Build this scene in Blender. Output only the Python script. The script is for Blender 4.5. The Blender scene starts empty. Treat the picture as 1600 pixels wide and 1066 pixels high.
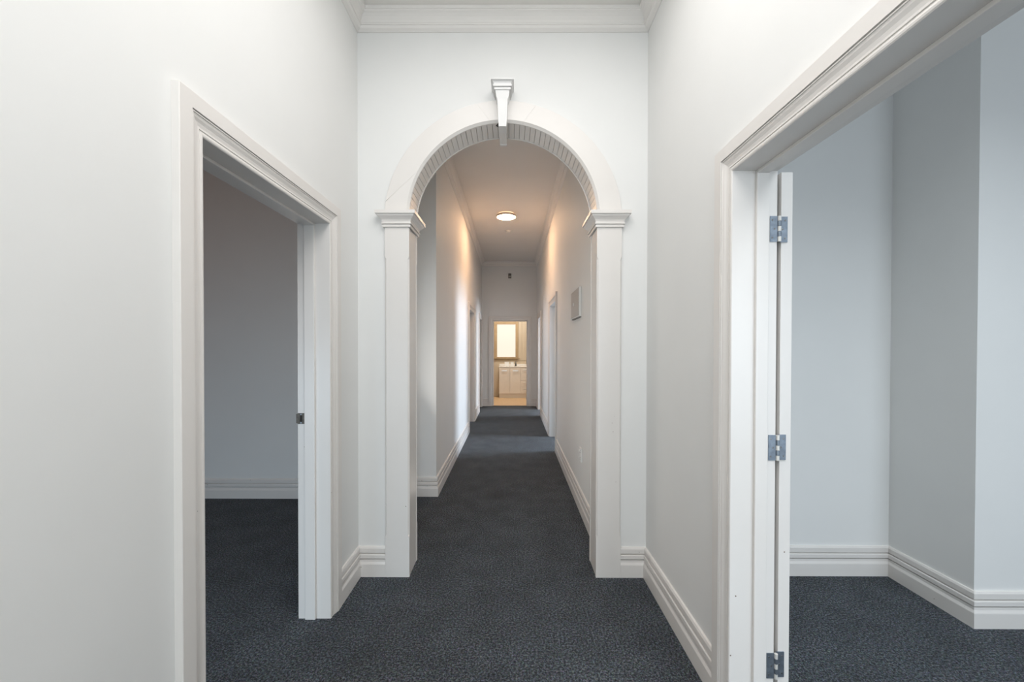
import bpy, bmesh, math
from mathutils import Vector, Matrix
PI = math.pi
C = bpy.context.scene.collection
S = bpy.context.scene

# ------------------------------------------------------------------ camera
W_PX, H_PX, F_PX = 1600.0, 1066.0, 640.0
cam_d = bpy.data.cameras.new('camera'); cam = bpy.data.objects.new('camera', cam_d); C.objects.link(cam)
pitch, yaw, roll = .0101, .0032, .0015
fwd = Vector((-math.sin(yaw)*math.cos(pitch), math.cos(yaw)*math.cos(pitch), -math.sin(pitch)))
rt = Vector((math.cos(yaw), math.sin(yaw), 0)); up = rt.cross(fwd)
r2 = rt*math.cos(roll) + up*math.sin(roll); u2 = -rt*math.sin(roll) + up*math.cos(roll)
M = Matrix((r2, u2, -fwd)).transposed().to_4x4(); M.translation = (0, 0, 1.42)
cam.matrix_world = M
cam_d.sensor_width = 36; cam_d.sensor_fit = 'HORIZONTAL'; cam_d.lens = F_PX/W_PX*36
cam_d.shift_x = (800-797.44)/1600; cam_d.shift_y = (548.64-533)/1600
cam_d.clip_start = .02
S.camera = cam

# ------------------------------------------------------------------ world, lights, exposure
w = bpy.data.worlds.new('world'); S.world = w; w.use_nodes = True
bg = w.node_tree.nodes['Background']; bg.inputs[0].default_value = (.75, .86, 1, 1); bg.inputs[1].default_value = .8
S.view_settings.view_transform = 'Standard'; S.view_settings.look = 'None'
S.view_settings.exposure = 0.46; S.view_settings.gamma = 1.0; S.view_settings.use_curve_mapping = False

R_ = math.radians
def area(name, loc, aim, sx, sy, power, col):
    d = bpy.data.lights.new(name, 'AREA'); d.shape = 'RECTANGLE'; d.size = sx; d.size_y = sy
    d.energy = power; d.color = col
    o = bpy.data.objects.new(name, d); C.objects.link(o); o.location = loc
    o.rotation_euler = (Vector(aim)-Vector(loc)).to_track_quat('-Z', 'Y').to_euler()
    return o
area('daylight_front_door', (-.05, -3.34, 1.15), (-.05, 2.5, 1.6), 1.6, 2.1, 26, (.86, .965, 1))
area('front_hall_fill', (.06, .3, 3.41), (.06, .3, 0), 1.25, 3.0, 34, (1, .975, .96))  # added fill to even out the front hall walls; no fitting behind it
area('alcove_fill', (-1.0, 3.28, 1.05), (.5, 3.15, 2.1), .8, 1.95, 5.5, (1, .955, .89))  # added fill for the soffit and return wall, set in an invented opening
area('daylight_right_front_room', (2.9, -3.3, 1.4), (2.6, 2.5, -.6), 1.9, 1.6, 28, (.79, .90, 1)).data.spread = R_(130)
area('right_room_fill', (1.95, .2, 3.40), (1.95, .2, 0), 1.0, 1.6, 28, (.88, .95, 1)).data.spread = R_(120)  # added overhead fill for the floor and chimney side, no known lamp
area('daylight_left_front_room', (-2.2, -.45, .95), (-2.1, 3.8, -.9), 1.8, .8, 12.5, (.66, .84, 1)).data.spread = R_(110)
area('left_room_warm_fill', (-3.0, 1.6, 3.4), (-2.6, 2.2, 0), .5, .5, 3.6, (1, .56, .34))  # added warm fill that browns the upper wall, no known lamp
area('daylight_right_middle_room', (3.9, 6.15, 1.5), (.6, 6.0, .6), 1.3, 1.4, 150, (.72, .85, 1))
area('daylight_right_rear_room', (3.9, 8.9, 1.5), (.6, 8.8, .6), 1.1, 1.3, 120, (.84, .90, 1))
area('daylight_left_middle_room', (-3.9, 7.3, 1.5), (-.7, 7.3, .6), 1.1, 1.3, 45, (.76, .87, 1))
area('bathroom_ceiling_light', (.0, 10.5, 3.2), (0, 10.9, 0), .4, .4, 33, (1, .94, .86))

# ------------------------------------------------------------------ materials
def mat(name, col, rough=.5, noise=None, bump=None, metal=0, emit=None, spec=None):
    m = bpy.data.materials.new(name); m.use_nodes = True; nt = m.node_tree; b = nt.nodes['Principled BSDF']
    b.inputs['Base Color'].default_value = (*col, 1); b.inputs['Roughness'].default_value = rough
    b.inputs['Metallic'].default_value = metal
    if spec is not None: b.inputs['Specular IOR Level'].default_value = spec
    tc = nt.nodes.new('ShaderNodeTexCoord')
    if noise:
        sc, amt = noise
        n = nt.nodes.new('ShaderNodeTexNoise'); n.inputs['Scale'].default_value = sc; n.inputs['Detail'].default_value = 4
        r = nt.nodes.new('ShaderNodeMapRange'); r.inputs['From Min'].default_value = .3; r.inputs['From Max'].default_value = .7
        r.inputs['To Min'].default_value = 1-amt; r.inputs['To Max'].default_value = 1+amt
        h = nt.nodes.new('ShaderNodeVectorMath'); h.operation = 'SCALE'; h.inputs[0].default_value = col
        nt.links.new(tc.outputs['Object'], n.inputs['Vector']); nt.links.new(n.outputs['Fac'], r.inputs['Value'])
        nt.links.new(r.outputs['Result'], h.inputs['Scale']); nt.links.new(h.outputs[0], b.inputs['Base Color'])
    if bump:
        sc, st = bump
        n2 = nt.nodes.new('ShaderNodeTexNoise'); n2.inputs['Scale'].default_value = sc; n2.inputs['Detail'].default_value = 3
        bp = nt.nodes.new('ShaderNodeBump'); bp.inputs['Strength'].default_value = st; bp.inputs['Distance'].default_value = .002
        nt.links.new(tc.outputs['Object'], n2.inputs['Vector']); nt.links.new(n2.outputs['Fac'], bp.inputs['Height'])
        nt.links.new(bp.outputs['Normal'], b.inputs['Normal'])
    if emit:
        b.inputs['Emission Color'].default_value = (*emit[0], 1); b.inputs['Emission Strength'].default_value = emit[1]
    return m
WALL = mat('wall_paint', (.80, .80, .785), .64, (3, .01), (120, .06))
CEIL = mat('ceiling_paint', (.84, .815, .785), .75, (2, .015), (60, .05))
def trim_mat():                       # cream satin enamel, with a few chips and scuffs low on the woodwork
    m = mat('trim_enamel', (.82, .785, .74), .34); nt = m.node_tree; b = nt.nodes['Principled BSDF']
    tc = nt.nodes.new('ShaderNodeTexCoord')
    v = nt.nodes.new('ShaderNodeTexVoronoi'); v.inputs['Scale'].default_value = 26
    n = nt.nodes.new('ShaderNodeTexNoise'); n.inputs['Scale'].default_value = 9; n.inputs['Detail'].default_value = 3
    big = nt.nodes.new('ShaderNodeTexNoise'); big.inputs['Scale'].default_value = 5
    geo = nt.nodes.new('ShaderNodeNewGeometry'); sep = nt.nodes.new('ShaderNodeSeparateXYZ')
    nt.links.new(geo.outputs['Position'], sep.inputs[0])
    for q in (v, n, big): nt.links.new(geo.outputs['Position'], q.inputs['Vector'])
    lt = nt.nodes.new('ShaderNodeMath'); lt.operation = 'LESS_THAN'; lt.inputs[1].default_value = .075
    nt.links.new(v.outputs['Distance'], lt.inputs[0])
    gt = nt.nodes.new('ShaderNodeMath'); gt.operation = 'GREATER_THAN'; gt.inputs[1].default_value = .60
    nt.links.new(n.outputs['Fac'], gt.inputs[0])
    z = nt.nodes.new('ShaderNodeMath'); z.operation = 'LESS_THAN'; z.inputs[1].default_value = 1.0
    nt.links.new(sep.outputs['Z'], z.inputs[0])
    a = nt.nodes.new('ShaderNodeMath'); a.operation = 'MULTIPLY'; nt.links.new(lt.outputs[0], a.inputs[0]); nt.links.new(gt.outputs[0], a.inputs[1])
    a2 = nt.nodes.new('ShaderNodeMath'); a2.operation = 'MULTIPLY'; nt.links.new(a.outputs[0], a2.inputs[0]); nt.links.new(z.outputs[0], a2.inputs[1])
    tone = nt.nodes.new('ShaderNodeMix'); tone.data_type = 'RGBA'
    tone.inputs[6].default_value = (.765, .73, .695, 1); tone.inputs[7].default_value = (.79, .765, .735, 1)
    nt.links.new(big.outputs['Fac'], tone.inputs[0])
    mx = nt.nodes.new('ShaderNodeMix'); mx.data_type = 'RGBA'; mx.inputs[7].default_value = (.16, .11, .075, 1)
    nt.links.new(a2.outputs[0], mx.inputs[0]); nt.links.new(tone.outputs[2], mx.inputs[6])
    nt.links.new(mx.outputs[2], b.inputs['Base Color'])
    return m
TRIM = trim_mat()
KEYM = mat('keystone_enamel', (.76, .755, .745), .4, (12, .012))
def carpet():
    m = bpy.data.materials.new('cut_pile_carpet'); m.use_nodes = True; nt = m.node_tree; b = nt.nodes['Principled BSDF']
    b.inputs['Roughness'].default_value = .95; b.inputs['Specular IOR Level'].default_value = .15
    b.inputs['Sheen Weight'].default_value = .06; b.inputs['Sheen Roughness'].default_value = .6
    tc = nt.nodes.new('ShaderNodeTexCoord')
    n = nt.nodes.new('ShaderNodeTexNoise'); n.inputs['Scale'].default_value = 98; n.inputs['Detail'].default_value = 5; n.inputs['Roughness'].default_value = 1.0
    n2 = nt.nodes.new('ShaderNodeTexNoise'); n2.inputs['Scale'].default_value = 5; n2.inputs['Detail'].default_value = 3
    v = nt.nodes.new('ShaderNodeTexVoronoi'); v.inputs['Scale'].default_value = 230
    for q in (n, n2, v): nt.links.new(tc.outputs['Object'], q.inputs['Vector'])
    cr = nt.nodes.new('ShaderNodeValToRGB'); e = cr.color_ramp.elements
    e[0].position = .43; e[0].color = (.004, .005, .007, 1); e[1].position = .58; e[1].color = (.175, .195, .22, 1)
    k = e.new(.503); k.color = (.025, .0305, .037, 1)
    nt.links.new(n.outputs['Fac'], cr.inputs[0])
    mx = nt.nodes.new('ShaderNodeMix'); mx.data_type = 'RGBA'; mx.blend_type = 'OVERLAY'; mx.inputs[0].default_value = .22
    nt.links.new(cr.outputs[0], mx.inputs[6]); nt.links.new(v.outputs['Color'], mx.inputs[7])
    mr = nt.nodes.new('ShaderNodeMapRange'); mr.inputs['From Min'].default_value = .3; mr.inputs['From Max'].default_value = .7
    mr.inputs['To Min'].default_value = .80; mr.inputs['To Max'].default_value = 1.2
    nt.links.new(n2.outputs['Fac'], mr.inputs['Value'])
    sc = nt.nodes.new('ShaderNodeVectorMath'); sc.operation = 'SCALE'
    nt.links.new(mx.outputs[2], sc.inputs[0]); nt.links.new(mr.outputs['Result'], sc.inputs['Scale'])
    nt.links.new(sc.outputs[0], b.inputs['Base Color'])
    bp = nt.nodes.new('ShaderNodeBump'); bp.inputs['Strength'].default_value = .7; bp.inputs['Distance'].default_value = .003
    nt.links.new(n.outputs['Fac'], bp.inputs['Height']); nt.links.new(bp.outputs['Normal'], b.inputs['Normal'])
    return m
CARPET = carpet()
VINYL = mat('tan_vinyl', (.62, .43, .25), .45, (14, .08))
STEEL = mat('zinc_steel', (.27, .31, .36), .42, (60, .18), None, .85)
PIN = mat('pin_white_metal', (.78, .76, .72), .35, None, None, .3)
DARK = mat('dark_recess', (.025, .022, .02), .8, (30, .1))
BRONZE = mat('aged_bronze', (.10, .085, .07), .45, (90, .3), None, .6)
PLAS = mat('white_plastic', (.82, .82, .80), .3, (20, .01))
PANEL = mat('panel_face', (.50, .47, .44), .28, (6, .03))
GREYP = mat('sensor_plastic', (.16, .15, .14), .5, (40, .05))
VAN = mat('vanity_laminate', (.74, .68, .61), .4, (8, .02))
TOP = mat('vanity_top', (.80, .76, .70), .2, (8, .01))
CHROME = mat('chrome', (.75, .73, .70), .2, (30, .03), None, 1)
TAPM = mat('tap_metal', (.16, .16, .15), .3, (30, .05), None, .8)
BWALL = mat('bathroom_wall', (.56, .47, .35), .5, (5, .02))
BTIM = mat('window_timber', (.42, .30, .17), .45, (12, .08))
GLOWPANE = mat('frosted_glass_daylit', (.2, .19, .17), .4, (4, .01), None, 0, ((1, .90, .76), .60))
GLOWLAMP = mat('lamp_diffuser', (.9, .85, .8), .4, (4, .01), None, 0, ((1, .595, .33), 74))
GLOWRIM = mat('lamp_rim_glow', (.9, .85, .8), .4, (4, .01), None, 0, ((1, .62, .36), 1.0))
LAMPRIM = mat('lamp_rim', (.62, .52, .44), .4, (20, .02))

# ------------------------------------------------------------------ helpers
def link(name, verts, faces, m, parent=None, smooth=False, bevel=0):
    me = bpy.data.meshes.new(name); me.from_pydata([tuple(v) for v in verts], [], faces); me.update()
    bm = bmesh.new(); bm.from_mesh(me); bmesh.ops.recalc_face_normals(bm, faces=bm.faces); bm.to_mesh(me); bm.free()
    me.materials.append(m)
    o = bpy.data.objects.new(name, me); C.objects.link(o)
    if parent: o.parent = parent
    if smooth:
        for p in me.polygons: p.use_smooth = True
    if bevel:
        b = o.modifiers.new('bevel', 'BEVEL'); b.width = bevel; b.segments = 2; b.limit_method = 'ANGLE'
    return o
class MB:
    def __init__(s): s.v = []; s.f = []
    def box(s, x0, x1, y0, y1, z0, z1):
        n = len(s.v)
        s.v += [(x, y, z) for z in (z0, z1) for (x, y) in ((x0, y0), (x1, y0), (x1, y1), (x0, y1))]
        s.f += [tuple(n+i for i in q) for q in ((3, 2, 1, 0), (4, 5, 6, 7), (0, 1, 5, 4), (1, 2, 6, 5), (2, 3, 7, 6), (3, 0, 4, 7))]
        return s
    def rings(s, rings, cap=True, closed=False):
        n = len(s.v); k = len(rings[0])
        for r in rings: s.v += [tuple(p) for p in r]
        m = len(rings)
        for i in range(m if closed else m-1):
            for j in range(k):
                a, b = n+i*k+j, n+i*k+(j+1) % k
                c, d = n+((i+1) % m)*k+(j+1) % k, n+((i+1) % m)*k+j
                s.f.append((a, b, c, d))
        if cap and not closed:
            s.f.append(tuple(n+j for j in range(k))[::-1]); s.f.append(tuple(n+(m-1)*k+j for j in range(k)))
        return s
    def cyl(s, c, r, h, axis='Z', n=20, r2=None):
        r2 = r if r2 is None else r2; R = []
        for rr, t in ((r, 0), (r2, h)):
            ring = []
            for i in range(n):
                a = 2*PI*i/n; p = (rr*math.cos(a), rr*math.sin(a), t)
                if axis == 'Y': p = (p[0], p[2], p[1])
                if axis == 'X': p = (p[2], p[0], p[1])
                ring.append((c[0]+p[0], c[1]+p[1], c[2]+p[2]))
            R.append(ring)
        return s.rings(R)
    def lathe(s, c, prof, n=40):
        R = [[(c[0]+max(r, 1e-4)*math.cos(2*PI*i/n), c[1]+max(r, 1e-4)*math.sin(2*PI*i/n), c[2]+z) for i in range(n)] for r, z in prof]
        return s.rings(R)
    def obj(s, name, m, parent=None, **k): return link(name, s.v, s.f, m, parent, **k)
def empty(name, loc):
    o = bpy.data.objects.new(name, None); C.objects.link(o); o.location = loc; o.empty_display_size = .05
    bpy.context.view_layer.update(); return o
def par(o, p):                       # keep world placement under an empty that has a location
    o.parent = p; o.matrix_parent_inverse = Matrix.Translation(p.location).inverted() if p.type == 'EMPTY' and p.parent is None else Matrix()
    return o
def st(o, label=None):
    o['kind'] = 'structure'
    if label: o['label'] = label
    return o
def tag(o, label, cat, group=None):
    o['label'] = label; o['category'] = cat
    if group: o['group'] = group
    return o

XL, XR, YA, ZC = -.950, .833, 2.529, 3.346
HL, HR, YE, YR = -.716, .607, 9.812, 3.881
TOPZ = 3.455; TH = .16; YAB = 2.70; YB = -3.4
X3, Y3, Y4 = 2.356, 2.554, 2.081
YLB = 3.82
ARCX = -.054

# ------------------------------------------------------------------ floor, ceiling
st(MB().box(-4.4, 4.4, YB-.2, YE+.0, -.06, 0).obj('floor', CARPET), 'blue-grey speckled cut-pile carpet through the whole hallway')
st(MB().box(-1.3, 1.6, YE+.0, 12.0, -.06, -.004).obj('floor_bathroom', VINYL), 'tan vinyl floor beyond the far doorway')
st(MB().box(-4.4, 4.4, YB-.2, 12.0, TOPZ, TOPZ+.08).obj('ceiling', CEIL), 'plain off-white ceiling')

# ------------------------------------------------------------------ walls with openings
G = .018                             # lining board thickness round a door opening
def wall_x(name, x0, x1, y0, y1, ops, m=WALL):      # runs along Y
    b = MB(); y = y0
    for a, c, z in sorted(ops):
        b.box(x0, x1, y, a-G, 0, TOPZ); b.box(x0, x1, a-G, c+G, z+G, TOPZ); y = c+G
    b.box(x0, x1, y, y1, 0, TOPZ)
    return st(b.obj(name, m))
def wall_y(name, y0, y1, x0, x1, ops, m=WALL):
    b = MB(); x = x0
    for a, c, z in sorted(ops):
        b.box(x, a-G, y0, y1, 0, TOPZ); b.box(a-G, c+G, y0, y1, z+G, TOPZ); x = c+G
    b.box(x, x1, y0, y1, 0, TOPZ)
    return st(b.obj(name, m))
L0 = (1.252, 2.121, 2.056); R0 = (.06, 1.542, 2.080)
L1 = (6.845, 7.757, 2.056); L2 = (8.98, 9.64, 2.056)
R1 = (5.575, 6.47, 2.056); R2 = (8.46, 9.265, 2.056)
E0 = (-.442, .367, 2.043)
wall_x('wall_left', XL-TH, XL, YB, YR, [L0, (2.88, 3.68, 2.05)])  # second opening is added, out of view, to admit the alcove fill
wall_x('wall_right', XR, XR+TH, YB, YAB, [R0])
wall_y('wall_alcove', YR, YR+.16, XL-TH, HL, [])
wall_x('wall_hall_left', HL-TH, HL, YR+.16, YE, [L1, L2])
wall_x('wall_hall_right', HR, HR+TH, YAB, YE, [R1, R2])
wall_y('wall_end', YE, YE+.12, -1.3, 1.6, [E0])
wall_y('wall_front', YB-.15, YB, -4.4, 4.4, [(-.85, .75, 3.1), (1.7, 3.7, 2.7)])
wall_y('wall_left_room_added', -.62, -.50, -4.25, XL-TH, [(-3.1, -1.3, 2.2)])  # unseen partition added to bring the window light nearer the far wall
wall_y('wall_left_room', YLB, YLB+.16, -4.4, XL-TH, [])
wall_y('wall_right_room', Y3, Y3+.2, XR+TH, X3, [])
wall_y('wall_chimney_breast', Y4, Y3+.2, X3, 4.4, [])
wall_x('wall_far_left', -4.4, -4.25, YB, YE, [])
wall_x('wall_far_right', 4.25, 4.4, YB, YE, [])
wall_y('wall_left_partition', 8.3, 8.42, -4.25, HL-TH, [])
wall_y('wall_right_partition', 7.5, 7.62, HR+TH, 4.25, [])
wall_y('wall_left_rear', YE, YE+.12, -4.4, -1.3, [])
wall_y('wall_right_rear', YE, YE+.12, 1.6, 4.4, [])
wall_x('wall_bathroom_left', -1.3, -1.15, YE+.12, 12.0, [], BWALL)
wall_x('wall_bathroom_right', 1.45, 1.6, YE+.12, 12.0, [], BWALL)
BY = 11.76
b = MB(); b.box(-1.15, -.44, BY, 11.95, 0, TOPZ); b.box(-.44, .13, BY, 11.95, 0, 1.10); b.box(-.44, .13, BY, 11.95, 2.085, TOPZ); b.box(.13, 1.45, BY, 11.95, 0, TOPZ)
st(b.obj('wall_bathroom', BWALL))

# arch wall: a slab with a round-headed opening
AR = .577; AZ = 2.213; AW = AR+.012
def arch_wall():
    v, f = [], []; n = 48; pts = [(ARCX-AW, 0)] + [(ARCX-AW*math.cos(PI*i/n), AZ+AW*math.sin(PI*i/n)) for i in range(n+1)] + [(ARCX+AW, 0)]
    def strip(y):
        base = len(v)
        for x, z in pts: v.append((x, y, z))
        return base
    bF = strip(YA); bB = strip(YAB)
    m = len(pts)
    for i in range(m-1): f.append((bF+i, bF+i+1, bB+i+1, bB+i))
    # outer points: matched one to one
    def outer(i):
        x, z = pts[i]
        if i == 0: return (XL, 0)
        if i == m-1: return (XR, 0)
        a = PI*(i-1)/n
        if i <= n//4+1: return (XL, AZ+(TOPZ-AZ)*(i-1)/(n/4))
        if i >= 3*n//4+1: return (XR, AZ+(TOPZ-AZ)*(n+1-i)/(n/4))
        t = (i-1-n/4)/(n/2); return (XL+(XR-XL)*t, TOPZ)
    oF = len(v)
    for i in range(m): x, z = outer(i); v.append((x, YA, z))
    oB = len(v)
    for i in range(m): x, z = outer(i); v.append((x, YAB, z))
    for i in range(m-1):
        f.append((oF+i, oF+i+1, bF+i+1, bF+i)); f.append((bB+i, bB+i+1, oB+i+1, oB+i))
        f.append((oF+i+1, oF+i, oB+i, oB+i+1))
    f.append((oF, bF, bB, oB)); f.append((bF+m-1, oF+m-1, oB+m-1, bB+m-1))
    return st(link('wall_arch', v, f, WALL), 'white wall across the hallway pierced by the round arch')
arch_wall()

# ------------------------------------------------------------------ mouldings swept along paths
def offset(path, d, side):
    P = [Vector(p) for p in path]; out = []
    for i, p in enumerate(P):
        ns = []
        if i > 0: t = (P[i]-P[i-1]).normalized(); ns.append(Vector((-t.y, t.x))*side)
        if i < len(P)-1: t = (P[i+1]-P[i]).normalized(); ns.append(Vector((-t.y, t.x))*side)
        if len(ns) == 1: out.append(p+ns[0]*d)
        else:
            s = ns[0]+ns[1]; out.append(p + s*(d*2/s.length_squared) if s.length > 1e-6 else p+ns[0]*d)
    return out
def sweep(path, prof, side, mb=None):
    mb = mb or MB(); offs = {}
    rings = [[None]*len(prof) for _ in path]
    for j, (d, z) in enumerate(prof):
        q = offset(path, d, side)
        for i, p in enumerate(q): rings[i][j] = (p.x, p.y, z)
    return mb.rings(rings)
BASE = [(0, 0), (.022, 0), (.022, .074), (.0215, .078), (.016, .092), (.0155, .1055), (.004, .106), (.004, .112), (.0185, .1125), (.0185, .134),
        (.016, .1385), (.003, .139), (.003, .145), (.0135, .1455), (.0135, .172), (.009, .182), (0, .183)]
def baseboard(name, path, side): return st(sweep(path, BASE, side).obj(name, TRIM))
A_W = .107
baseboard('baseboard_left', [(XL, L0[1]+A_W), (XL, YA), (ARCX-.724, YA)], -1)
baseboard('baseboard_left_front', [(XL, YB), (XL, L0[0]-A_W)], -1)
baseboard('baseboard_right', [(XR, R0[1]+A_W), (XR, YA), (ARCX+.726, YA)], 1)
baseboard('baseboard_right_front', [(XR, YB), (XR, R0[0]-A_W)], 1)
baseboard('baseboard_alcove', [(XL, 3.787), (XL, YR), (HL, YR), (HL, L1[0]-A_W)], -1)
baseboard('baseboard_hall_left', [(HL, L1[1]+A_W), (HL, L2[0]-A_W)], -1)
baseboard('baseboard_end_left', [(HL, L2[1]+A_W), (HL, YE), (E0[0]-A_W, YE)], -1)
baseboard('baseboard_end_right', [(HR, R2[1]+A_W), (HR, YE), (E0[1]+A_W, YE)], 1)
baseboard('baseboard_hall_right', [(HR, R1[1]+A_W), (HR, R2[0]-A_W)], 1)
baseboard('baseboard_hall_right_near', [(HR, YAB), (HR, R1[0]-A_W)], 1)
baseboard('baseboard_left_room', [(XL-TH, L0[1]+A_W), (XL-TH, YLB), (-4.25, YLB)], 1)
baseboard('baseboard_right_room', [(XR+TH, 2.42), (XR+TH, Y3), (X3, Y3), (X3, Y4), (4.25, Y4)], -1)
CORN = [(0, ZC), (.006, ZC), (.012, ZC+.004), (.024, ZC+.010), (.030, ZC+.018), (.031, ZC+.022), (.037, ZC+.023), (.039, ZC+.028), (.036, ZC+.033), (.033, ZC+.034),
        (.036, ZC+.048), (.044, ZC+.064), (.056, ZC+.076), (.068, ZC+.082), (.069, ZC+.087), (.077, ZC+.089), (.078, ZC+.098), (.074, ZC+.101), (.074, TOPZ), (0, TOPZ)]
def cornice(name, path, side): return st(sweep(path, CORN, side).obj(name, CEIL))
cornice('trim_2', [(XL, YB), (XL, YA), (XR, YA), (XR, YB)], -1)['label'] = 'moulded cream cornice round the front of the hall ceiling'
cornice('trim_3', [(HR, YAB), (HR, YE), (HL, YE), (HL, YR), (XL, YR), (XL, YAB), (HR, YAB)], 1)['label'] = 'moulded cornice round the rear hallway ceiling'
cornice('trim_4', [(XL-TH, -.5), (XL-TH, YLB), (-4.25, YLB)], 1)
cornice('trim_5', [(XR+TH, YB), (XR+TH, Y3), (X3, Y3), (X3, Y4), (4.25, Y4)], -1)

# architrave: (u outwards from the opening edge, t proud of the wall)
ARCH0 = [(0, 0), (0, .007), (.003, .0095), (.008, .0105), (.013, .0095), (.016, .007), (.0175, .007), (.018, .010), (.024, .0095), (.034, .0115), (.044, .016),
        (.052, .0175), (.0525, .020), (.056, .020), (.0565, .0165), (.0585, .0165), (.059, .023), (.105, .023), (.107, .021), (.107, 0)]
def door_frame(name, plane, c, s, op, depth, stop, label, room_side=True):
    """plane 'X': wall face x=c with room towards s; a runs along Y. depth = thickness of the wall behind the face"""
    a0, a1, zt = op
    def P(a, t, z): return (c+s*t, a, z) if plane == 'X' else (a, c+s*t, z)
    root = empty(name, P((a0+a1)/2, -depth/2, 0)); st(root, label)
    def add(mb, nm, m=TRIM, **k): return par(mb.obj(nm, m, **k), root)
    for face in ((0, 1, 0), (-depth, -1, .014))[:2 if room_side else 1]:
        f0, sg, rv = face
        ARCH = [(u+rv, t) for u, t in ARCH0]
        for aa, dr in ((a0, -1), (a1, 1)):
            add(MB().rings([[P(aa+dr*u, f0+sg*t, 0) for u, t in ARCH], [P(aa+dr*u, f0+sg*t, zt+u) for u, t in ARCH]]), 'architrave')
        add(MB().rings([[P(a0-u, f0+sg*t, zt+u) for u, t in ARCH], [P(a1+u, f0+sg*t, zt+u) for u, t in ARCH]]), 'architrave')
    def bx(aL, aH, t0, t1, z0, z1):
        p, q = P(aL, t0, z0), P(aH, t1, z1)
        return MB().box(min(p[0], q[0]), max(p[0], q[0]), min(p[1], q[1]), max(p[1], q[1]), z0, z1)
    add(bx(a0-G, a0, 0, -depth, 0, zt), 'jamb'); add(bx(a1, a1+G, 0, -depth, 0, zt), 'jamb')
    add(bx(a0-G, a1+G, 0, -depth, zt, zt+G), 'head_jamb')
    s0, s1 = stop
    add(bx(a0, a0+.012, -s0, -s1, 0, zt), 'door_stop', bevel=.002); add(bx(a1-.012, a1, -s0, -s1, 0, zt), 'door_stop', bevel=.002)
    add(bx(a0+.012, a1-.012, -s0, -s1, zt-.012, zt), 'door_stop', bevel=.002)
    return root
d1 = door_frame('door_1', 'X', XL, 1, L0, TH, (.068, .121), 'cream moulded door frame in the left wall, door out of sight')
d2 = door_frame('door_2', 'X', XR, -1, R0, TH, (.078, .124), 'wide cream moulded door frame in the right wall')
d3 = door_frame('door_3', 'X', HL, 1, L1, TH, (.07, .12), 'door frame in the left hallway wall beyond the arch')
d4 = door_frame('door_4', 'X', HL, 1, L2, TH, (.07, .12), 'narrow door frame at the far left end of the hallway')
d5 = door_frame('door_5', 'X', HR, -1, R1, TH, (.07, .12), 'door frame in the right hallway wall beyond the arch')
d6 = door_frame('door_6', 'X', HR, -1, R2, TH, (.07, .12), 'door frame at the far right end of the hallway')
d7 = door_frame('door_7', 'Y', YE, -1, E0, .12, (.05, .075), 'door frame at the end of the hallway opening to the bathroom', False)
d8 = door_frame('door_8_added', 'X', XL, 1, (2.88, 3.68, 2.05), TH, (.07, .12), 'added door frame round the unseen fill-light opening in the alcove behind the arch')  # dresses the added alcove opening
# strike plate on the far jamb of the left frame
y = L0[1]-.002
sp = MB()
sp.box(-1.112, -1.074, y, L0[1], 1.018, 1.030); sp.box(-1.112, -1.074, y, L0[1], 1.062, 1.074)
sp.box(-1.112, -1.099, y, L0[1], 1.030, 1.062); sp.box(-1.086, -1.074, y, L0[1], 1.030, 1.062)
sp.box(-1.118, -1.112, y, y+.012, 1.022, 1.070)
spo = par(sp.obj('strike_plate', BRONZE), d1); spo['label'] = 'dark metal strike plate'
par(MB().box(-1.099, -1.086, L0[1]-.0012, L0[1]-.0002, 1.030, 1.062).obj('latch_hole', DARK), d1)
for zz in (1.024, 1.068): par(MB().cyl((-1.093, y-.001, zz), .003, .0012, 'Y', 12).obj('screw', STEEL), d1)
# threshold strip at the bathroom door
par(MB().box(E0[0], E0[1], YE-.005, YE+.045, -.003, .006).obj('threshold', BRONZE, bevel=.002), d7)
for zz in (1.05, .19):
    par(MB().box(E0[1]-.006, E0[1]-.0005, YE+.082, YE+.118, zz-.05, zz+.05).cyl((E0[1]-.008, YE+.122, zz-.05), .006, .1, 'Z', 10).obj('hinge', STEEL), d7)

# ------------------------------------------------------------------ the arch joinery (trim_1)
arch = empty('trim_1', (ARCX, (YA+YAB)/2, 0)); st(arch, 'white timber arch with pilasters, capitals, keystone and slatted soffit')
PF = .022
XI = {-1: ARCX-AR, 1: ARCX+AR}; XO = {-1: ARCX-.724, 1: ARCX+.726}
def pilaster(s, yf, sg):              # casing board with stopped chamfers on both edges
    xi, xo = XI[s]-s*.003, XO[s]
    lo, hi = min(xi, xo), max(xi, xo); yb = yf; yo = yf+sg*PF; ch = .010
    def ring(z, c):
        return [(lo, yb, z), (lo, yo-sg*c, z), (lo+c, yo, z), (hi-c, yo, z), (hi, yo-sg*c, z), (hi, yb, z)]
    zs = [(0, .0015), (.245, .0015), (.262, ch), (1.955, ch), (1.972, .0015), (2.16, .0015)]
    return par(MB().rings([ring(z, c) for z, c in zs]).obj('pilaster', TRIM), arch)
for s in (-1, 1):
    pilaster(s, YA, -1); pilaster(s, YAB, 1)
    x = XI[s]; xa, xb = sorted((x, x+s*.012))
    par(MB().box(xa, xb, YA, YAB, 0, 2.2).obj('jamb_lining', TRIM), arch)
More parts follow.
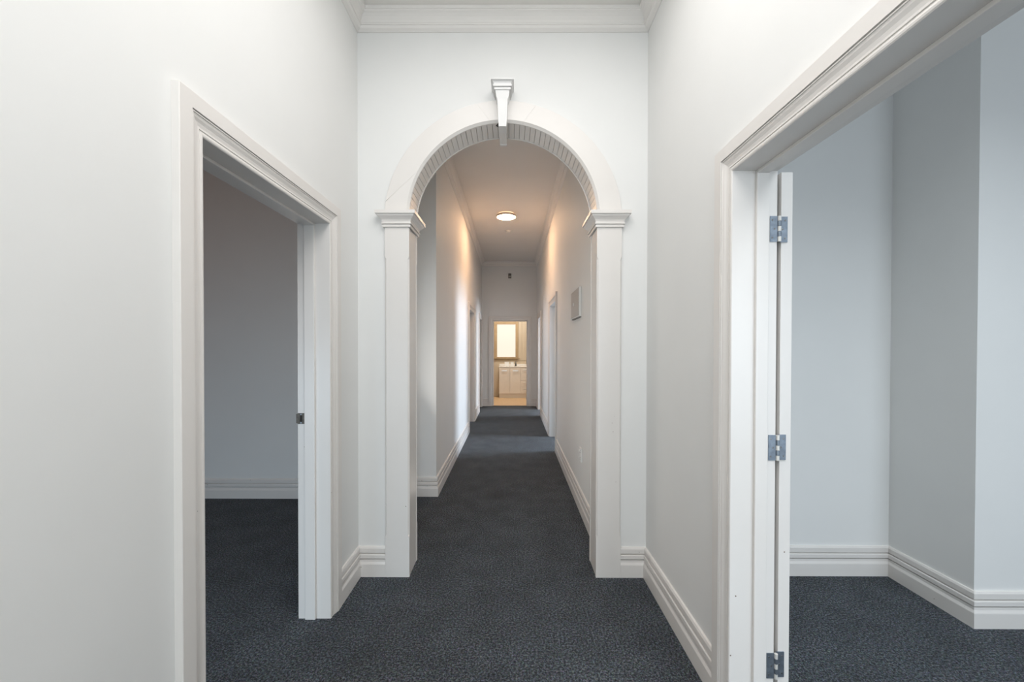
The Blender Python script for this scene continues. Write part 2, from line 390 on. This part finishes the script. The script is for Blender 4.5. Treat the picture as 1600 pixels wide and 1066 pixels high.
# capitals: wrap front, inner side and back
CAPZ = 2.150
CP = [(-.006, CAPZ), (.010, CAPZ), (.010, CAPZ+.013), (.005, CAPZ+.0135), (.005, CAPZ+.017), (.016, CAPZ+.018), (.016, CAPZ+.024), (.0115, CAPZ+.025), (.012, CAPZ+.034),
      (.016, CAPZ+.044), (.024, CAPZ+.053), (.034, CAPZ+.062), (.037, CAPZ+.070), (.037, CAPZ+.0725), (.046, CAPZ+.073), (.046, CAPZ+.092), (.045, CAPZ+.093), (-.006, CAPZ+.093)]
for s in (-1, 1):
    xo, xi = XO[s], XI[s]-s*.003
    yf, yb = YA-PF, YAB+PF
    path = [(xo, YA+.0), (xo, yf), (xi, yf), (xi, yb), (xo, yb), (xo, YAB)]
    m_ = sweep(path, CP, 1 if s == 1 else -1)
    n0 = len(m_.v)
    m_.box(min(xo, xi), max(xo, xi), yf, YA, CAPZ, CAPZ+.0925); m_.box(min(xo, xi), max(xo, xi), YAB, yb, CAPZ, CAPZ+.0925)
    xa, xb = sorted((xi, XI[s]+s*.012)); m_.box(xa, xb, YA, YAB, CAPZ, CAPZ+.0925)
    par(m_.obj('capital', PLAS if False else TRIM), arch)
# casing round the arch: pieces jointed like the photograph's board joints
RO, ZO = .726, 2.193
def casing(t0i, t0o, t1i, t1o, yf, sg):
    n = 40; rings = []; ch = .004
    for k in range(n+1):
        u = k/n; ti = t0i+(t1i-t0i)*u; to = t0o+(t1o-t0o)*u
        ci, si, co, so = math.cos(ti), math.sin(ti), math.cos(to), math.sin(to)
        I = lambda r: (ARCX+r*ci, AZ+r*si)
        O = lambda r: (ARCX+r*co, ZO+r*so)
        ri = AR+(.001 if sg < 0 else -.004)
        q = [(*I(ri), 0), (*I(ri), PF-ch*3.4), (*I(ri+ch*3.4), PF), (*O(RO-.001), PF), (*O(RO), PF-.001), (*O(RO), 0)]
        rings.append([(x, yf+sg*t, z) for x, z, t in q])
    return MB().rings(rings).obj('arch_casing', TRIM)
D = math.radians
g = .004
zc = CAPZ+.093
tI = math.asin((zc-AZ)/AR); tO = math.asin((zc-ZO)/RO)
g2 = .0010
cuts = [(tI, tO, D(78)-g2, D(74)-g2), (D(78), D(74), D(98)-g2, D(103)-g2), (D(98), D(103), D(152)-g*1.6, D(171)-g*1.6), (D(152), D(171), PI-tI, PI-tO)]
for c_ in cuts: par(casing(*c_, YA, -1), arch)
par(casing(tI, tO, PI-tI, PI-tO, YAB, 1), arch)
# soffit slats, each its own piece
NS = 52; dt = (PI-2*tI+.02)/NS; gp = .0017/AR
import random
random.seed(4)
for i in range(NS):
    t0 = tI-.01+i*dt+gp/2; t1 = t0+dt-gp
    ri = AR+.0006*random.random(); sh = []
    v, f = [], []
    q = [(ri+.002, t0), (ri, t0+.0022), (ri, (t0+t1)/2), (ri, t1-.0022), (ri+.002, t1), (AR+.0119, t1), (AR+.0119, t0)]
    mb = MB().rings([[(ARCX+r*math.cos(t), yy, AZ+r*math.sin(t)) for r, t in q] for yy in (YA+.0002, YAB-.0002)])
    par(mb.obj('slat', TRIM), arch)
# keystone
KX = -.0565
ks = empty('keystone', (KX, YA, 2.7)); par(ks, arch)
ks.matrix_parent_inverse = Matrix.Translation(arch.location).inverted()
def kpar(o): o.parent = ks; o.matrix_parent_inverse = (Matrix.Translation(ks.location)).inverted(); return o
kz0, kz1 = 2.728, 2.935
def ktrap(z, hw, yf, yb=YA): return [(KX-hw, yb, z), (KX-hw, yf, z), (KX+hw, yf, z), (KX+hw, yb, z)]
kb = MB().rings([ktrap(2.728, .0225, 2.44), ktrap(2.762, .0255, 2.438), ktrap(2.885, .0310, 2.43), ktrap(2.897, .0365, 2.43), ktrap(2.938, .0425, 2.43)])
kpar(kb.obj('keystone_body', KEYM, bevel=.0015))
kt = MB().rings([[(KX-.0225, 2.44, 2.728), (KX+.0225, 2.44, 2.728), (KX+.0255, 2.44, 2.80), (KX-.0255, 2.44, 2.80)],
                 [(KX-.0225, YAB+.03, 2.757), (KX+.0225, YAB+.03, 2.757), (KX+.0255, YAB+.03, 2.83), (KX-.0255, YAB+.03, 2.83)]])
kpar(kt.obj('keystone_tail', KEYM, bevel=.001))
kpar(MB().box(KX-.0225, KX+.0225, YAB+.012, YAB+.036, 2.752, 2.775).obj('keystone_foot', KEYM, bevel=.001))
KC = [(-.004, 2.936), (.006, 2.936), (.006, 2.947), (.002, 2.948), (.002, 2.951), (.012, 2.952), (.012, 2.963), (.008, 2.964), (.009, 2.970), (.013, 2.977), (.019, 2.982), (.025, 2.983), (.025, 2.991), (-.004, 2.992)]
path = [(KX-.0425, YA), (KX-.0425, 2.43), (KX+.0425, 2.43), (KX+.0425, YA)]
kc = sweep(path, KC, -1); kc.box(KX-.0425, KX+.0425, 2.43, YA, 2.936, 2.991)
kpar(kc.obj('keystone_cap', KEYM))
ck = MB().rings([[(KX-.0225, 2.505, 2.755), (KX-.042, 2.505, 2.766), (KX-.0225, 2.505, 2.790)], [(KX-.0225, 2.5085, 2.755), (KX-.042, 2.5085, 2.766), (KX-.0225, 2.5085, 2.790)]])
kc2 = kpar(ck.obj('chipped_gap', DARK)); kc2['label'] = 'dark chipped gap beside the keystone'

# ------------------------------------------------------------------ open door leaf in the right room, folded back on its wall
dl = empty('panelled_door', (1.03, 1.55, 0)); tag(dl, 'cream door folded fully open against the wall of the right-hand room', 'door')
lx0, lx1, ly0, ly1, lz0, lz1 = 1.014, 1.056, 1.550, 2.286, .012, 2.078
sb = MB(); st_w = .11
sb.box(lx0, lx1, ly0, ly0+st_w, lz0, lz1); sb.box(lx0, lx1, ly1-st_w, ly1, lz0, lz1)
for z0_, z1_ in ((lz0, .22), (.86, 1.02), (1.94, lz1)): sb.box(lx0, lx1, ly0+st_w, ly1-st_w, z0_, z1_)
ym = (ly0+ly1)/2
for z0_, z1_ in ((.22, .86), (1.02, 1.94)): sb.box(lx0, lx1, ym-.05, ym+.05, z0_, z1_)
par(sb.obj('door_stiles', TRIM), dl)
for z0_, z1_ in ((.22, .86), (1.02, 1.94)):
    for ya, yb_ in ((ly0+st_w, ym-.05), (ym+.05, ly1-st_w)):
        par(MB().box(lx0+.012, lx1-.012, ya, yb_, z0_, z1_).box(lx0+.006, lx1-.006, ya+.04, yb_-.04, z0_+.04, z1_-.04).obj('door_panel', TRIM), dl)
par(MB().cyl((lx1, ly1-.06, 1.0), .012, .04, 'X', 16).cyl((lx1+.03, ly1-.06, 1.0), .026, .03, 'X', 20, .02).obj('door_knob', CHROME, smooth=False), dl)
for zc_ in (1.863, 1.042, .215):
    hz0, hz1 = zc_-.048, zc_+.048
    h = par(MB().box(.966, .993, 1.5395, 1.542, hz0, hz1).obj('hinge', STEEL), dl); h['label'] = 'galvanised steel butt hinge'
    hp = MB().box(1.006, 1.036, 1.5465, 1.55, hz0, hz1).obj('hinge_plate', STEEL, h)
    for k in range(5):
        kz = hz0+k*.0192
        MB().cyl((1.0, 1.5385, kz+.0006), .0062, .018, 'Z', 14).obj('knuckle', PIN if k % 2 == 0 else STEEL, h)
    for k, (sx, sz) in enumerate(((.974, .015), (.983, .048), (.974, .081), (1.027, .015), (1.017, .048), (1.027, .081))):
        yy = 1.5385 if sx < 1 else 1.5455
        MB().cyl((sx, yy, hz0+sz), .0032, .0008, 'Y', 12).obj('screw', CHROME, h)
    MB().box(.993, 1.006, 1.5405, 1.5425, hz0+.001, hz1-.001).obj('hinge_wrap', STEEL, h)

# ------------------------------------------------------------------ fittings in the hallway
lm = empty('ceiling_lamp', (-.086, 6.28, TOPZ)); tag(lm, 'round glowing warm-white flush lamp on the hallway ceiling', 'lamp')
par(MB().lathe((-.086, 6.28, 0), [(0, TOPZ), (.118, TOPZ), (.118, 3.434), (0, 3.434)]).obj('lamp_base', GLOWRIM, smooth=False), lm)
par(MB().lathe((-.086, 6.28, 0), [(0, 3.434), (.142, 3.434), (.150, 3.430), (.150, 3.404), (.146, 3.400), (.141, 3.400), (.141, 3.424), (0, 3.424)], 48).obj('lamp_rim', LAMPRIM), lm)
par(MB().lathe((-.086, 6.28, 0), [(0, 3.423), (.1405, 3.423), (.1405, 3.402), (.120, 3.397), (.07, 3.394), (0, 3.393)], 48).obj('diffuser', GLOWLAMP), lm)
sd = empty('smoke_detector', (-.058, 7.20, TOPZ)); tag(sd, 'small round white smoke alarm on the ceiling behind the lamp', 'alarm')
par(MB().lathe((-.058, 7.20, 0), [(0, TOPZ), (.066, TOPZ), (.066, TOPZ-.010), (.060, TOPZ-.012), (0, TOPZ-.012)], 32).obj('mounting_base', PLAS), sd)
par(MB().lathe((-.058, 7.20, 0), [(0, TOPZ-.012), (.056, TOPZ-.012), (.054, TOPZ-.026), (.034, TOPZ-.034), (.030, TOPZ-.042), (0, TOPZ-.044)], 32).obj('alarm_cover', PLAS), sd)
ms = empty('motion_sensor', (-.049, YE, 3.12)); tag(ms, 'small dark alarm sensor high on the end wall above the doorway', 'sensor')
par(MB().rings([[(-.085, YE, z0_), (-.013, YE, z0_), (-.013, YE-d_, z0_), (-.049, YE-d_-.012, z0_), (-.085, YE-d_, z0_)] for z0_, d_ in ((3.062, .022), (3.080, .040), (3.17, .030))]).obj('sensor_body', GREYP), ms)
par(MB().box(-.075, -.023, YE-.056, YE-.036, 3.082, 3.112).obj('sensor_lens', PANEL, bevel=.004), ms)
# cover box on the right hallway wall
bx_ = empty('wall_box', (HR, 3.80, 1.82)); tag(bx_, 'flat white-edged electrical cover box on the right hallway wall', 'electrical box')
par(MB().box(HR-.020, HR, 3.575, 4.03, 1.688, 1.950).obj('box_body', PLAS, bevel=.003), bx_)
par(MB().box(HR-.025, HR-.019, 3.590, 4.022, 1.698, 1.942).obj('box_door', PANEL, bevel=.002), bx_)
par(MB().box(HR-.030, HR-.024, 3.86, 3.872, 1.805, 1.835).obj('box_latch', PLAS, bevel=.001), bx_)
par(MB().cyl((HR-.034, 3.985, 1.69), .011, .012, 'X', 16).obj('box_knob', PLAS), bx_)
par(MB().box(HR-.018, HR, 3.58, 4.02, 1.679, 1.688).obj('box_lip', GREYP), bx_)
sk = empty('power_socket', (HR, 3.55, .48)); tag(sk, 'white power socket low on the right hallway wall', 'socket')
par(MB().box(HR-.015, HR, 3.503, 3.578, .428, .548).obj('socket_plate', PLAS, bevel=.003), sk)
for zz in (.458, .518):
    par(MB().box(HR-.021, HR-.015, 3.553, 3.568, zz-.010, zz+.010).obj('rocker', PLAS, bevel=.002), sk)
    for dz in (-.008, .008): par(MB().box(HR-.0155, HR-.0145, 3.520, 3.528, zz+dz-.003, zz+dz+.003).obj('pin_slot', DARK), sk)
sw = empty('light_switch', (HR, 9.62, 1.55)); tag(sw, 'small light switch at the far right end of the hallway', 'switch')
par(MB().box(HR-.010, HR, 9.56, 9.64, 1.49, 1.61).obj('switch_plate', PANEL, bevel=.002), sw)
par(MB().box(HR-.015, HR-.010, 9.59, 9.61, 1.53, 1.56).obj('rocker', PLAS, bevel=.001), sw)

# ------------------------------------------------------------------ bathroom at the end
wn = empty('window_1', (-.155, BY, 1.06)); st(wn, 'timber-framed frosted window above the vanity')
for q in ((-.500, -.418, 1.105, 2.150), (.108, .190, 1.105, 2.150)):
    par(MB().box(q[0], q[1], BY-.025, BY+.02, q[2], q[3]).obj('window_frame', BTIM, bevel=.004), wn)
par(MB().box(-.418, .108, BY-.025, BY+.02, 2.066, 2.150).obj('window_frame', BTIM, bevel=.004), wn)
par(MB().box(-.418, .108, BY-.020, BY+.02, 1.105, 1.130).obj('window_frame', BTIM, bevel=.004), wn)
par(MB().box(-.54, .23, BY-.06, BY+.01, 1.080, 1.104).obj('window_sill', BTIM, bevel=.004), wn)
par(MB().box(-.48, .17, BY-.020, BY-.001, 1.030, 1.080).obj('window_apron', BTIM, bevel=.003), wn)
par(MB().box(-.418, .108, BY+.004, BY+.010, 1.13, 2.066).obj('pane', GLOWPANE), wn)
# narrow boards lining the wall to the right of the window
lb = empty('trim_6', (.6, BY, 0)); st(lb, 'narrow upright boards lining the bathroom wall beside the window')
for k in range(12):
    par(MB().box(.195+k*.098, .195+k*.098+.094, BY-.012, BY, 1.03, 2.75).obj('board', BWALL, bevel=.003), lb)
va = empty('bathroom_vanity', (.1, 11.38, 0)); tag(va, 'cream two-door bathroom vanity below the far window', 'vanity')
VY = 11.36
par(MB().box(-.346, .55, VY+.018, BY-.002, .11, .85).obj('cabinet_body', VAN), va)
par(MB().box(-.340, .545, VY+.05, BY-.002, -.004, .11).obj('kick_board', TOP), va)
par(MB().box(-.352, .556, VY-.008, BY-.002, .85, .8745).obj('vanity_top', TOP, bevel=.005), va)
par(MB().box(-.352, .556, BY-.014, BY-.002, .875, .93).obj('backsplash', TOP, bevel=.003), va)
for x0_, x1_, h0, h1 in ((-.346, -.0505, -.268, -.126), (-.0465, .2455, .034, .180)):
    d_ = par(MB().box(x0_+.002, x1_-.002, VY, VY+.017, .122, .838).obj('cabinet_door', VAN, bevel=.002), va)
    hd = MB().box(h0, h1, VY-.028, VY-.020, .752, .766).box(h0, h0+.01, VY-.022, VY, .754, .764).box(h1-.01, h1, VY-.022, VY, .754, .764).obj('handle', CHROME); hd.parent = d_; hd.matrix_parent_inverse = Matrix.Translation(va.location)@Matrix.Translation(va.location).inverted()
for z0_, z1_ in ((.122, .300), (.304, .488), (.492, .838)):
    d_ = par(MB().box(.2495, .548, VY, VY+.017, z0_, z1_).obj('drawer', VAN, bevel=.002), va)
    hd = MB().box(.33, .47, VY-.028, VY-.020, z1_-.06, z1_-.048).box(.33, .34, VY-.022, VY, z1_-.06, z1_-.05).box(.46, .47, VY-.022, VY, z1_-.06, z1_-.05).obj('handle', CHROME, d_)
tp = empty('basin_tap', (.115, 11.56, .875)); tag(tp, 'dark metal mixer tap on the vanity top', 'tap')
par(MB().cyl((.115, 11.56, .875), .024, .10, 'Z', 16, .020).obj('tap_body', TAPM), tp)
par(MB().rings([[(.100, yy, z_), (.130, yy, z_), (.130, yy, z_+.022), (.100, yy, z_+.022)] for yy, z_ in ((11.56, .94), (11.44, .965))]).obj('spout', TAPM, bevel=.003), tp)
par(MB().rings([[(.108, yy, z_), (.122, yy, z_), (.122, yy, z_+.01), (.108, yy, z_+.01)] for yy, z_ in ((11.58, .975), (11.52, 1.015))]).box(.12, .175, 11.55, 11.565, .995, 1.005).obj('lever', TAPM, bevel=.002), tp)
for cx, ww, lab in ((-.134, .066, 'wider white box standing on the vanity top, left of the other'), (.012, .045, 'narrower white box on the vanity top next to the tap')):
    o = empty('soap_box', (cx, 11.55, .875)); tag(o, lab, 'box')
    par(MB().box(cx-ww, cx+ww, 11.52, 11.58, .875, .985).obj('box_shell', PLAS, bevel=.006), o)
    par(MB().box(cx-ww-.003, cx+ww+.003, 11.517, 11.583, .985, .997).obj('box_lid', PLAS, bevel=.003), o)
